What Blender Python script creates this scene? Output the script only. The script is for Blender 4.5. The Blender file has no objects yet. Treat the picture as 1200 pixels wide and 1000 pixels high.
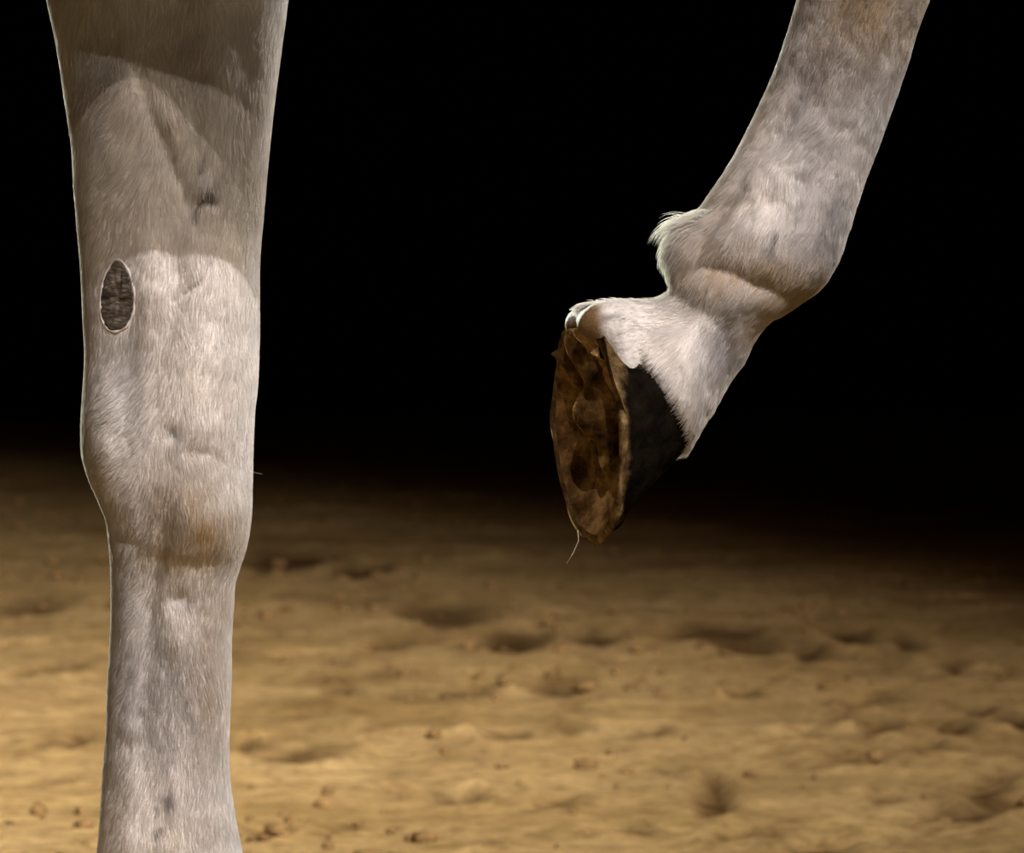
import bpy, bmesh, math, random
import numpy as np
from mathutils import Vector, Matrix

rng = np.random.default_rng(7)
random.seed(7)
scene = bpy.context.scene
col = scene.collection

# ------------------------------------------------------------------ camera
FPX = 9000.0                       # focal length in pixels of the 1200x1000 frame
CAM = Vector((0.0, -5.0, 0.6156))
PITCH = math.atan(150.0 / FPX)     # camera looks down by about one degree
cam_d = bpy.data.cameras.new('camera')
cam = bpy.data.objects.new('camera', cam_d)
col.objects.link(cam)
cam.location = CAM
cam.rotation_euler = (math.pi / 2 - PITCH, 0, 0)
cam_d.sensor_width = 36.0
cam_d.lens = FPX / 1200.0 * 36.0
cam_d.clip_end = 300
cam_d.dof.use_dof = True
cam_d.dof.focus_distance = 4.86
cam_d.dof.aperture_fstop = cam_d.lens / 1000.0 / 0.0085
scene.camera = cam

# ------------------------------------------------------------------ world and lights
vs = scene.view_settings
vs.view_transform = 'Standard'
vs.look = 'None'
vs.gamma = 1.0
vs.use_curve_mapping = False
vs.exposure = 0.0

world = bpy.data.worlds.new('dark_arena')
scene.world = world
world.use_nodes = True
world.node_tree.nodes['Background'].inputs[0].default_value = (0.010, 0.008, 0.006, 1)
world.node_tree.nodes['Background'].inputs[1].default_value = 0.15


def spot(name, loc, aim, power, color, angle, blend=0.3, radius=0.05):
    d = bpy.data.lights.new(name, 'SPOT')
    d.energy = power
    d.color = color
    d.spot_size = math.radians(angle)
    d.spot_blend = blend
    d.shadow_soft_size = radius
    o = bpy.data.objects.new(name, d)
    col.objects.link(o)
    o.location = loc
    o.rotation_euler = (Vector(aim) - Vector(loc)).to_track_quat('-Z', 'Y').to_euler()
    return o


spot('spotlight_key', (3.3, -6.3, 6.6), (0.05, -0.1, 0.55), 2750, (1.0, 0.96, 1.0), 14, 0.4, 0.03)
spot('spotlight_second', (2.7, -7.4, 4.85), (0.05, -0.1, 0.55), 740, (1.0, 0.91, 0.82), 12, 0.4, 0.03)
spot('spotlight_third', (0.2, -7.0, 6.7), (0.05, -0.1, 0.55), 950, (1.0, 0.84, 0.74), 12, 0.4, 0.03)
spot('spotlight_low', (3.4, -7.2, 2.6), (0.05, -0.1, 0.55), 140, (1.0, 0.92, 0.80), 12, 0.4, 0.03)
spot('spotlight_rim_left', (-2.4, 6.4, 2.4), (0.05, -0.15, 0.62), 6000, (0.93, 1.0, 0.86), 8, 0.3, 0.08)
spot('spotlight_rim_right', (5.5, 4.0, 4.2), (0.0, -0.1, 0.6), 4200, (1.0, 0.97, 0.92), 9, 0.3, 0.08)
spot('spotlight_sand', (4.6, -5.4, 6.7), (-9.3, 14.2, 0.0), 31500, (1.0, 0.94, 0.80), 49.0, 1.0, 0.12)
spot('added_amber_tint', (4.8, -5.2, 6.7), (-8.6, 16.0, 0.0), 4500, (1.0, 0.42, 0.16), 47, 1.0, 0.2)  # added lamp, tints the sand redder where its light fades out


# ------------------------------------------------------------------ helpers
def P(px, py, Y):
    """world point at depth plane y=Y that the photograph shows at pixel (px, py)"""
    dx = (px - 600.0) / FPX
    dz = -(py - 500.0) / FPX
    v = Vector((dx, math.cos(PITCH) + dz * math.sin(PITCH), -math.sin(PITCH) + dz * math.cos(PITCH)))
    t = (Y - CAM.y) / v.y
    return np.array(CAM + v * t)


def pix(co):
    """pixel coordinates (author's measuring frame) of world points, used for laying out coat marks"""
    co = np.asarray(co, float)
    d = co - np.array(CAM)
    yy = d[:, 1] * math.cos(PITCH) - d[:, 2] * math.sin(PITCH)
    zz = d[:, 1] * math.sin(PITCH) + d[:, 2] * math.cos(PITCH)
    return 600 + d[:, 0] / yy * FPX, 500 - zz / yy * FPX


def hash2(ix, iy, seed):
    h = (ix.astype(np.int64) * 374761393 + iy.astype(np.int64) * 668265263 + seed * 974634777) & 0x7fffffff
    h = ((h ^ (h >> 13)) * 1274126177) & 0x7fffffff
    return ((h ^ (h >> 16)) & 0xffff) / 65535.0


def vnoise(x, y, seed=0):
    ix, iy = np.floor(x), np.floor(y)
    fx, fy = x - ix, y - iy
    fx = fx * fx * (3 - 2 * fx)
    fy = fy * fy * (3 - 2 * fy)
    a = hash2(ix, iy, seed); b = hash2(ix + 1, iy, seed)
    c = hash2(ix, iy + 1, seed); d = hash2(ix + 1, iy + 1, seed)
    return (a * (1 - fx) + b * fx) * (1 - fy) + (c * (1 - fx) + d * fx) * fy


def fbm(x, y, seed=0, octv=4, gain=0.5):
    s = np.zeros_like(x, dtype=float); amp = 1.0; tot = 0
    for k in range(octv):
        s += amp * (vnoise(x * 2 ** k + 17.3 * k, y * 2 ** k - 9.1 * k, seed + k) - 0.5)
        tot += amp; amp *= gain
    return s / tot * 2


def gauss(px, py, cx, cy, sx, sy, ang=0.0):
    a = math.radians(ang)
    dx, dy = px - cx, py - cy
    u = dx * math.cos(a) + dy * math.sin(a)
    v = -dx * math.sin(a) + dy * math.cos(a)
    return np.exp(-0.5 * ((u / sx) ** 2 + (v / sy) ** 2))


def sstep(a, b, x):
    t = np.clip((x - a) / (b - a), 0, 1)
    return t * t * (3 - 2 * t)


def mesh_obj(name, verts, faces, mat, parent=None, smooth=True):
    me = bpy.data.meshes.new(name)
    me.from_pydata([tuple(v) for v in verts], [], faces)
    me.update()
    if smooth:
        me.polygons.foreach_set('use_smooth', [True] * len(me.polygons))
    o = bpy.data.objects.new(name, me)
    col.objects.link(o)
    if mat:
        me.materials.append(mat)
    if parent:
        o.parent = parent
    return o


def grid_faces(nr, nc, wrap=True):
    f = []
    for i in range(nr - 1):
        for j in range(nc if wrap else nc - 1):
            k = (j + 1) % nc
            f.append((i * nc + j, i * nc + k, (i + 1) * nc + k, (i + 1) * nc + j))
    return f


def closed_tube(grid):
    """grid (rows, cols, 3) -> verts and faces of a capped tube"""
    nr, nc = grid.shape[:2]
    v = grid.reshape(-1, 3)
    f = grid_faces(nr, nc)
    v = np.vstack([v, grid[0].mean(0), grid[-1].mean(0)])
    t, b = nr * nc, nr * nc + 1
    for j in range(nc):
        k = (j + 1) % nc
        f.append((t, k, j))
        f.append((b, (nr - 1) * nc + j, (nr - 1) * nc + k))
    return v, f


def pchip(x, y, xn):
    x = np.asarray(x, float); y = np.asarray(y, float)
    h = np.diff(x); d = np.diff(y) / h
    m = np.zeros_like(y)
    for i in range(1, len(x) - 1):
        m[i] = (h[i] * d[i - 1] + h[i - 1] * d[i]) / (h[i] + h[i - 1])
    m[0] = d[0]; m[-1] = d[-1]
    k = np.clip(np.searchsorted(x, xn) - 1, 0, len(x) - 2)
    t = (xn - x[k]) / h[k]
    t2, t3 = t * t, t * t * t
    return ((2 * t3 - 3 * t2 + 1) * y[k] + (t3 - 2 * t2 + t) * h[k] * m[k]
            + (-2 * t3 + 3 * t2) * y[k + 1] + (t3 - t2) * h[k] * m[k + 1])


def grid_normals(g):
    du = np.roll(g, -1, axis=1) - np.roll(g, 1, axis=1)
    dv = np.gradient(g, axis=0)
    n = np.cross(du, dv)
    n /= np.linalg.norm(n, axis=2, keepdims=True) + 1e-12
    return n, du, dv


# ------------------------------------------------------------------ materials
def new_mat(name):
    m = bpy.data.materials.new(name)
    m.use_nodes = True
    nt = m.node_tree
    return m, nt, nt.nodes['Principled BSDF']


def noise_node(nt, scale, detail=4, rough=0.55, coords=None):
    n = nt.nodes.new('ShaderNodeTexNoise')
    n.inputs['Scale'].default_value = scale
    n.inputs['Detail'].default_value = detail
    n.inputs['Roughness'].default_value = rough
    if coords:
        nt.links.new(coords, n.inputs['Vector'])
    return n


def ramp(nt, fac, stops):
    r = nt.nodes.new('ShaderNodeValToRGB')
    el = r.color_ramp.elements
    while len(el) > 1:
        el.remove(el[-1])
    el[0].position, el[0].color = stops[0][0], (*stops[0][1], 1)
    for p, c in stops[1:]:
        e = el.new(p); e.color = (*c, 1)
    nt.links.new(fac, r.inputs[0])
    return r


def bump(nt, bsdf, h, strength, dist):
    b = nt.nodes.new('ShaderNodeBump')
    b.inputs['Strength'].default_value = strength
    b.inputs['Distance'].default_value = dist
    nt.links.new(h, b.inputs['Height'])
    nt.links.new(b.outputs[0], bsdf.inputs['Normal'])
    return b


# sand
m_sand, nt, bs = new_mat('arena_sand')
tc = nt.nodes.new('ShaderNodeTexCoord')
n1 = noise_node(nt, 1.3, 6, 0.6, tc.outputs['Object'])
n2 = noise_node(nt, 34, 6, 0.72, tc.outputs['Object'])
r1 = ramp(nt, n1.outputs[0], [(0.30, (0.39, 0.265, 0.11)), (0.55, (0.52, 0.37, 0.175)), (0.75, (0.60, 0.445, 0.225))])
mx = nt.nodes.new('ShaderNodeMix'); mx.data_type = 'RGBA'; mx.blend_type = 'MULTIPLY'
mx.inputs[0].default_value = 0.8
r2 = ramp(nt, n2.outputs[0], [(0.36, (0.40, 0.34, 0.28)), (0.52, (0.95, 0.95, 0.95)), (0.66, (1.12, 1.12, 1.1))])
nt.links.new(r1.outputs[0], mx.inputs[6]); nt.links.new(r2.outputs[0], mx.inputs[7])
at = nt.nodes.new('ShaderNodeAttribute'); at.attribute_name = 'shade_mottle'
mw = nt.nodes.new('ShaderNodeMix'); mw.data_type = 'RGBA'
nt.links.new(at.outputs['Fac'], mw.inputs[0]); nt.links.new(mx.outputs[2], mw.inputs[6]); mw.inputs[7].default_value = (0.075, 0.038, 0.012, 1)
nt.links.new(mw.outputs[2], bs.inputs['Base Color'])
bs.inputs['Roughness'].default_value = 0.95
bs.inputs['Specular IOR Level'].default_value = 0.1
bump(nt, bs, n2.outputs[0], 0.6, 0.01)

# clods, darkened so their shaded sides are in the colour
m_clod, nt, bs = new_mat('sand_clod')
tc = nt.nodes.new('ShaderNodeTexCoord')
n1 = noise_node(nt, 35, 5, 0.6, tc.outputs['Object'])
r1 = ramp(nt, n1.outputs[0], [(0.3, (0.09, 0.05, 0.018)), (0.7, (0.28, 0.175, 0.07))])
nt.links.new(r1.outputs[0], bs.inputs['Base Color'])
bs.inputs['Roughness'].default_value = 0.95

# black drape
m_drape, nt, bs = new_mat('black_drape')
tc = nt.nodes.new('ShaderNodeTexCoord')
n1 = noise_node(nt, 3, 3, 0.5, tc.outputs['Object'])
r1 = ramp(nt, n1.outputs[0], [(0.3, (0.004, 0.004, 0.004)), (0.7, (0.009, 0.008, 0.008))])
nt.links.new(r1.outputs[0], bs.inputs['Base Color'])
bs.inputs['Roughness'].default_value = 1.0
bs.inputs['Specular IOR Level'].default_value = 0.0

# coat skin (colour from the vertex attribute) and hair
m_skin, nt, bs = new_mat('white_coat_skin')
at = nt.nodes.new('ShaderNodeAttribute'); at.attribute_name = 'coat'
tc = nt.nodes.new('ShaderNodeTexCoord')
n1 = noise_node(nt, 220, 4, 0.6, tc.outputs['Object'])
r1 = ramp(nt, n1.outputs[0], [(0.3, (0.80, 0.78, 0.76)), (0.65, (1, 1, 1))])
mx = nt.nodes.new('ShaderNodeMix'); mx.data_type = 'RGBA'; mx.blend_type = 'MULTIPLY'
mx.inputs[0].default_value = 1.0
nt.links.new(at.outputs['Color'], mx.inputs[6]); nt.links.new(r1.outputs[0], mx.inputs[7])
nt.links.new(mx.outputs[2], bs.inputs['Base Color'])
bs.inputs['Roughness'].default_value = 0.7
bs.inputs['Specular IOR Level'].default_value = 0.2
bump(nt, bs, n1.outputs[0], 0.5, 0.002)

m_hair, nt, bs = new_mat('white_coat_hair')
at = nt.nodes.new('ShaderNodeAttribute'); at.attribute_name = 'coat'
nt.links.new(at.outputs['Color'], bs.inputs['Base Color'])
an = nt.nodes.new('ShaderNodeAttribute'); an.attribute_name = 'lay_normal'      # hair lies flat: shade it with the skin under it
nt.links.new(an.outputs['Vector'], bs.inputs['Normal'])
tl = nt.nodes.new('ShaderNodeBsdfTranslucent'); nt.links.new(at.outputs['Color'], tl.inputs['Color'])
ms = nt.nodes.new('ShaderNodeMixShader'); ms.inputs[0].default_value = 0.28
nt.links.new(bs.outputs[0], ms.inputs[1]); nt.links.new(tl.outputs[0], ms.inputs[2])
nt.links.new(ms.outputs[0], nt.nodes['Material Output'].inputs['Surface'])
bs.inputs['Roughness'].default_value = 0.6
bs.inputs['Specular IOR Level'].default_value = 0.2

# hoof horn: dark, with sand caked along the bearing edge and dust on the heels (vertex mask)
m_horn, nt, bs = new_mat('dark_hoof_horn')
tc = nt.nodes.new('ShaderNodeTexCoord')
at = nt.nodes.new('ShaderNodeAttribute'); at.attribute_name = 'caked'
n1 = noise_node(nt, 70, 5, 0.65, tc.outputs['Object'])
r1 = ramp(nt, n1.outputs[0], [(0.40, (0.004, 0.003, 0.002)), (0.70, (0.012, 0.009, 0.006))])
r2 = ramp(nt, n1.outputs[0], [(0.34, (0.028, 0.015, 0.007)), (0.52, (0.13, 0.08, 0.033)), (0.70, (0.30, 0.20, 0.09))])
ad = nt.nodes.new('ShaderNodeMath'); ad.operation = 'MULTIPLY_ADD'; ad.use_clamp = True
nt.links.new(n1.outputs[0], ad.inputs[0]); ad.inputs[1].default_value = 1.4
sb = nt.nodes.new('ShaderNodeMath'); sb.operation = 'MULTIPLY_ADD'
nt.links.new(at.outputs['Fac'], sb.inputs[0]); sb.inputs[1].default_value = 2.0; sb.inputs[2].default_value = -1.3
nt.links.new(sb.outputs[0], ad.inputs[2])
mx = nt.nodes.new('ShaderNodeMix'); mx.data_type = 'RGBA'
nt.links.new(ad.outputs[0], mx.inputs[0]); nt.links.new(r1.outputs[0], mx.inputs[6]); nt.links.new(r2.outputs[0], mx.inputs[7])
nt.links.new(mx.outputs[2], bs.inputs['Base Color'])
bs.inputs['Roughness'].default_value = 1.0
bs.inputs['Specular IOR Level'].default_value = 0.0
bump(nt, bs, n1.outputs[0], 0.6, 0.004)

# sole and frog: horn with packed sand
m_sole, nt, bs = new_mat('sandy_sole')
tc = nt.nodes.new('ShaderNodeTexCoord')
n1 = noise_node(nt, 45, 6, 0.65, tc.outputs['Object'])
r1 = ramp(nt, n1.outputs[0], [(0.34, (0.028, 0.014, 0.006)), (0.50, (0.16, 0.090, 0.034)), (0.66, (0.40, 0.25, 0.10))])
nt.links.new(r1.outputs[0], bs.inputs['Base Color'])
bs.inputs['Roughness'].default_value = 1.0
bs.inputs['Specular IOR Level'].default_value = 0.0
bump(nt, bs, n1.outputs[0], 0.9, 0.006)

# chestnut
m_chestnut, nt, bs = new_mat('chestnut_callus')
tc = nt.nodes.new('ShaderNodeTexCoord')
mp = nt.nodes.new('ShaderNodeMapping'); mp.inputs['Scale'].default_value = (120, 120, 330)
nt.links.new(tc.outputs['Object'], mp.inputs[0])
n1 = noise_node(nt, 1.0, 5, 0.65, mp.outputs[0])
r1 = ramp(nt, n1.outputs[0], [(0.36, (0.025, 0.018, 0.012)), (0.56, (0.095, 0.072, 0.050)), (0.74, (0.32, 0.27, 0.21))])
nt.links.new(r1.outputs[0], bs.inputs['Base Color'])
bs.inputs['Roughness'].default_value = 0.8
bump(nt, bs, n1.outputs[0], 0.9, 0.003)


def flat_mat(name, c, rough=0.7):
    m, nt, bs = new_mat(name)
    tc = nt.nodes.new('ShaderNodeTexCoord')
    n = noise_node(nt, 40, 3, 0.5, tc.outputs['Object'])
    r = ramp(nt, n.outputs[0], [(0.3, tuple(0.75 * x for x in c)), (0.7, c)])
    nt.links.new(r.outputs[0], bs.inputs['Base Color'])
    bs.inputs['Roughness'].default_value = rough
    return m


m_dark_hair = flat_mat('dark_stray_hair', (0.05, 0.035, 0.025))
m_straw = flat_mat('pale_straw', (0.45, 0.36, 0.22))
m_eye = flat_mat('dark_eye', (0.01, 0.008, 0.006), 0.1)

# ------------------------------------------------------------------ the setting
# sand: rows get wider apart with distance so that relief stays real geometry where it shows
ys = [-9.0]
while ys[-1] < 40.0:
    y = ys[-1]
    ys.append(y + (0.25 if y < 2 else 0.016 + 0.0016 * max(0, y - 2) if y < 26 else 0.3))
xs = [-14.0]
while xs[-1] < 14.0:
    x = abs(xs[-1])
    xs.append(xs[-1] + (0.022 if x < 2.6 else 0.4))
xs, ys = np.array(xs), np.array(ys)
X, Y = np.meshgrid(xs, ys)
near = sstep(3.2, 2.0, np.abs(X)) * sstep(1.0, 2.5, Y)
Z = 0.020 * fbm(X * 0.9, Y * 0.55, 3, 3) + near * (0.007 * fbm(X * 4, Y * 2.6, 11, 4, 0.6) + 0.005 * fbm(X * 16, Y * 12, 23, 2))
ZP = np.zeros_like(X)
SHADE_MOTTLE = np.zeros_like(X)         # shade in prints and scuffs painted as darker sand, plus random mottling
prng = np.random.default_rng(21)
for k in range(240):        # hoof prints: a bowl with a pushed-up rim
    cx = prng.uniform(-2.6, 2.6); cy = prng.uniform(3.2, 24)
    a = prng.uniform(0, 6.28); r = prng.uniform(0.055, 0.085); dep = prng.uniform(0.004, 0.012)
    mk = (np.abs(X - cx) < 0.4) & (np.abs(Y - cy) < 0.4)
    dx, dy = X[mk] - cx, Y[mk] - cy
    u = (dx * math.cos(a) + dy * math.sin(a)) / 1.25
    v = -dx * math.sin(a) + dy * math.cos(a)
    d = np.sqrt(u * u + v * v) / r
    SHADE_MOTTLE[mk] = np.maximum(SHADE_MOTTLE[mk], prng.uniform(0, 0.45) * np.exp(-(d / 0.9) ** 2))
    ZP[mk] += -dep * np.exp(-(d / 0.85) ** 4) + 0.6 * dep * np.exp(-((d - 1.35) / 0.33) ** 2) * (1 + 0.8 * np.cos(np.arctan2(v, u)))
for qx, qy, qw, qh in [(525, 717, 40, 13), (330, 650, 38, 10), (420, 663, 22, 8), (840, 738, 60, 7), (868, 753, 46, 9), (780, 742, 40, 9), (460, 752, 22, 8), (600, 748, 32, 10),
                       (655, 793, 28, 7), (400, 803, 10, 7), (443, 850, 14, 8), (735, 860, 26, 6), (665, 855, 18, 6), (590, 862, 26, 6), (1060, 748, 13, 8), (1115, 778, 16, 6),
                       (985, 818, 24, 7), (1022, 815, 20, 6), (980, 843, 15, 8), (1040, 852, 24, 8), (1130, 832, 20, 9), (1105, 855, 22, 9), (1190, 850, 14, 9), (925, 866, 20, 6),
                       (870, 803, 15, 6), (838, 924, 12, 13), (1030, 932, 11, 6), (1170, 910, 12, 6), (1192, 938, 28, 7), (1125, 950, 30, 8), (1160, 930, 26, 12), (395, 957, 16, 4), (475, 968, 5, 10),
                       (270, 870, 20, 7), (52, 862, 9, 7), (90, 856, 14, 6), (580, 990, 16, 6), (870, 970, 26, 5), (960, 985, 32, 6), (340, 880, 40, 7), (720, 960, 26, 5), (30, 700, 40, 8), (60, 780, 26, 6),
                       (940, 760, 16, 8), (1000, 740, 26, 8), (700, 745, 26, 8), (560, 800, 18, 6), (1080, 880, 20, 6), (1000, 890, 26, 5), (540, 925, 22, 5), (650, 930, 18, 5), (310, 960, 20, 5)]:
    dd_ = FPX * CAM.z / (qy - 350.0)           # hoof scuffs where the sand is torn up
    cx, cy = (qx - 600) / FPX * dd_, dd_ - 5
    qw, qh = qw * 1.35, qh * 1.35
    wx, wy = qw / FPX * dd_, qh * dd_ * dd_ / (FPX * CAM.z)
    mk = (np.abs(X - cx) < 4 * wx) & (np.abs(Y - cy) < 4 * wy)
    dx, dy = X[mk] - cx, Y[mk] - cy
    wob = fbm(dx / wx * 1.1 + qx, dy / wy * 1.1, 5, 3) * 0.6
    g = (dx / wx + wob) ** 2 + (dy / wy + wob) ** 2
    SHADE_MOTTLE[mk] = np.maximum(SHADE_MOTTLE[mk], 0.8 * np.exp(-g ** 1.4))  # shade of the scuffs painted into the sand colour
    ZP[mk] += -0.014 * np.exp(-g ** 2) + 0.006 * np.exp(-((np.sqrt(g) - 1.5) / 0.35) ** 2)
Z = Z + near * ZP
Z -= 0.008
foot = np.exp(-(((X + 0.15) / 0.25) ** 2 + ((Y - 0.0) / 0.3) ** 2))
Z = Z * (1 - foot)
sv = np.stack([X, Y, Z], 2)
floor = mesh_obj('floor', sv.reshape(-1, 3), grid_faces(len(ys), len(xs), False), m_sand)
da = floor.data.attributes.new('shade_mottle', 'FLOAT', 'POINT')
SHADE_MOTTLE = np.clip(SHADE_MOTTLE + 0.50 * near * np.clip(fbm(X * 13, Y * 5.5, 73, 3, 0.6), 0, 1) + 0.55 * near * np.clip(fbm(X * 3.5, Y * 1.6, 71, 4, 0.6), 0, 1), 0, 1)
da.data.foreach_set('value', SHADE_MOTTLE.ravel().astype(np.float32))
floor['kind'] = 'structure'
floor['label'] = 'trampled ochre sand floor of the arena'

# loose clods lying on the sand, uncountable
cv, cf = [], []
ico = bmesh.new(); bmesh.ops.create_icosphere(ico, subdivisions=1, radius=1.0)
iv = np.array([v.co[:] for v in ico.verts]); ifc = [[v.index for v in f.verts] for f in ico.faces]
ico.free()
crng = np.random.default_rng(5)
cen = [(crng.uniform(-2, 2), crng.uniform(3, 22)) for _ in range(70)]
for k in range(1500):
    if k % 3:
        c = cen[crng.integers(len(cen))]
        x, y = c[0] + crng.normal(0, 0.16), c[1] + crng.normal(0, 0.22)
    else:
        x, y = crng.uniform(-2.2, 2.2), crng.uniform(3, 22)
    if abs(x) > 2.4 or y < 2.6 or y > 24:
        continue
    s = 0.004 + 0.013 * crng.random() ** 3
    i = min(max(np.searchsorted(ys, y), 1), len(ys) - 1); j = min(max(np.searchsorted(xs, x), 1), len(xs) - 1)
    z = Z[i, j]
    p = iv * (s * crng.uniform(0.7, 1.3, (len(iv), 1))) * np.array([crng.uniform(.8, 1.6), crng.uniform(.8, 1.5), crng.uniform(.5, .9)])
    cv.append(p + (x, y, z + 0.3 * s))
n_iv = len(iv)
for k in range(len(cv)):
    cf += [[q + k * n_iv for q in f] for f in ifc]
clods = mesh_obj('sand_clods', np.vstack(cv), cf, m_clod)
clods['kind'] = 'stuff'
clods['label'] = 'small loose clods of sand scattered over the arena floor'
clods['category'] = 'sand'

# black drape at the far end of the arena, hung in soft folds
nx = 420
dx_ = np.linspace(-22, 22, nx)
fold = 0.10 * np.sin(dx_ * 9.0 + 1.3 * np.sin(dx_ * 1.7)) + 0.05 * np.sin(dx_ * 21)
dv = np.array([[(x, 36 + f * (1.0 if z < 5 else 0.6), z) for x, f in zip(dx_, fold)] for z in (-0.02, 2.5, 6.0)])
wall = mesh_obj('wall_back', dv.reshape(-1, 3), grid_faces(3, nx, False), m_drape)
wall['kind'] = 'structure'
wall['label'] = 'black drape closing off the far end of the arena'

# ------------------------------------------------------------------ the horse
horse = bpy.data.objects.new('horse', None)
col.objects.link(horse)
horse.location = (-0.22, -0.12, 0)
horse['label'] = 'white horse standing on one foreleg, the other foreleg lifted and folded back'
horse['category'] = 'horse'


def adopt(o, parent=horse):
    o.parent = parent
    if parent is horse:
        o.matrix_parent_inverse = Matrix.Translation(-Vector(horse.location))


# --- hoof frames: x to the toe, y sideways, z up from the sole
def frame(origin, xdir, zdir):
    z = Vector(zdir).normalized()
    x = Vector(xdir); x = (x - z * x.dot(z)).normalized()
    y = z.cross(x)
    return Matrix(((x.x, y.x, z.x, origin[0]), (x.y, y.y, z.y, origin[1]), (x.z, y.z, z.z, origin[2]), (0, 0, 0, 1)))


# lifted hoof: sole turned back and a little towards the viewer, toe down
NEAR_Y = -0.24
SIN = 0.34
sole_c = P(687, 498, NEAR_Y - 0.01)
F_UP = frame(sole_c, (0.035, 0.0, -1.0), (math.sqrt(1 - SIN * SIN), SIN, 0.06))
F_STAND = frame((-0.145, -0.01, 0.0), (1, 0, 0), (0, 0, 1))


def tf(M, pts):
    M = np.array(M)
    return np.asarray(pts) @ M[:3, :3].T + M[:3, 3]


HL, HW = 0.071, 0.060           # half length to the toe, half width


def hoof_contour(phi):
    """ground contour, phi=0 at the toe"""
    c, s = np.cos(phi), np.sin(phi)
    x = np.where(c > 0, HL * c, 0.066 * c)
    y = HW * s * (1 - 0.22 * np.clip(-c, 0, 1) ** 1.5)
    notch = np.exp(-((np.abs(phi) - math.pi) / 0.30) ** 2)
    x = x + 0.016 * notch
    return x, y


def coronet(phi):
    c, s = np.cos(phi), np.sin(phi)
    x = -0.022 + np.where(c > 0, 0.042 * c, 0.052 * c)
    y = 0.050 * s * (1 - 0.22 * np.clip(-c, 0, 1))
    z = np.maximum(0.047 + 0.75 * x, 0.006)
    return x, y, z


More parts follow.
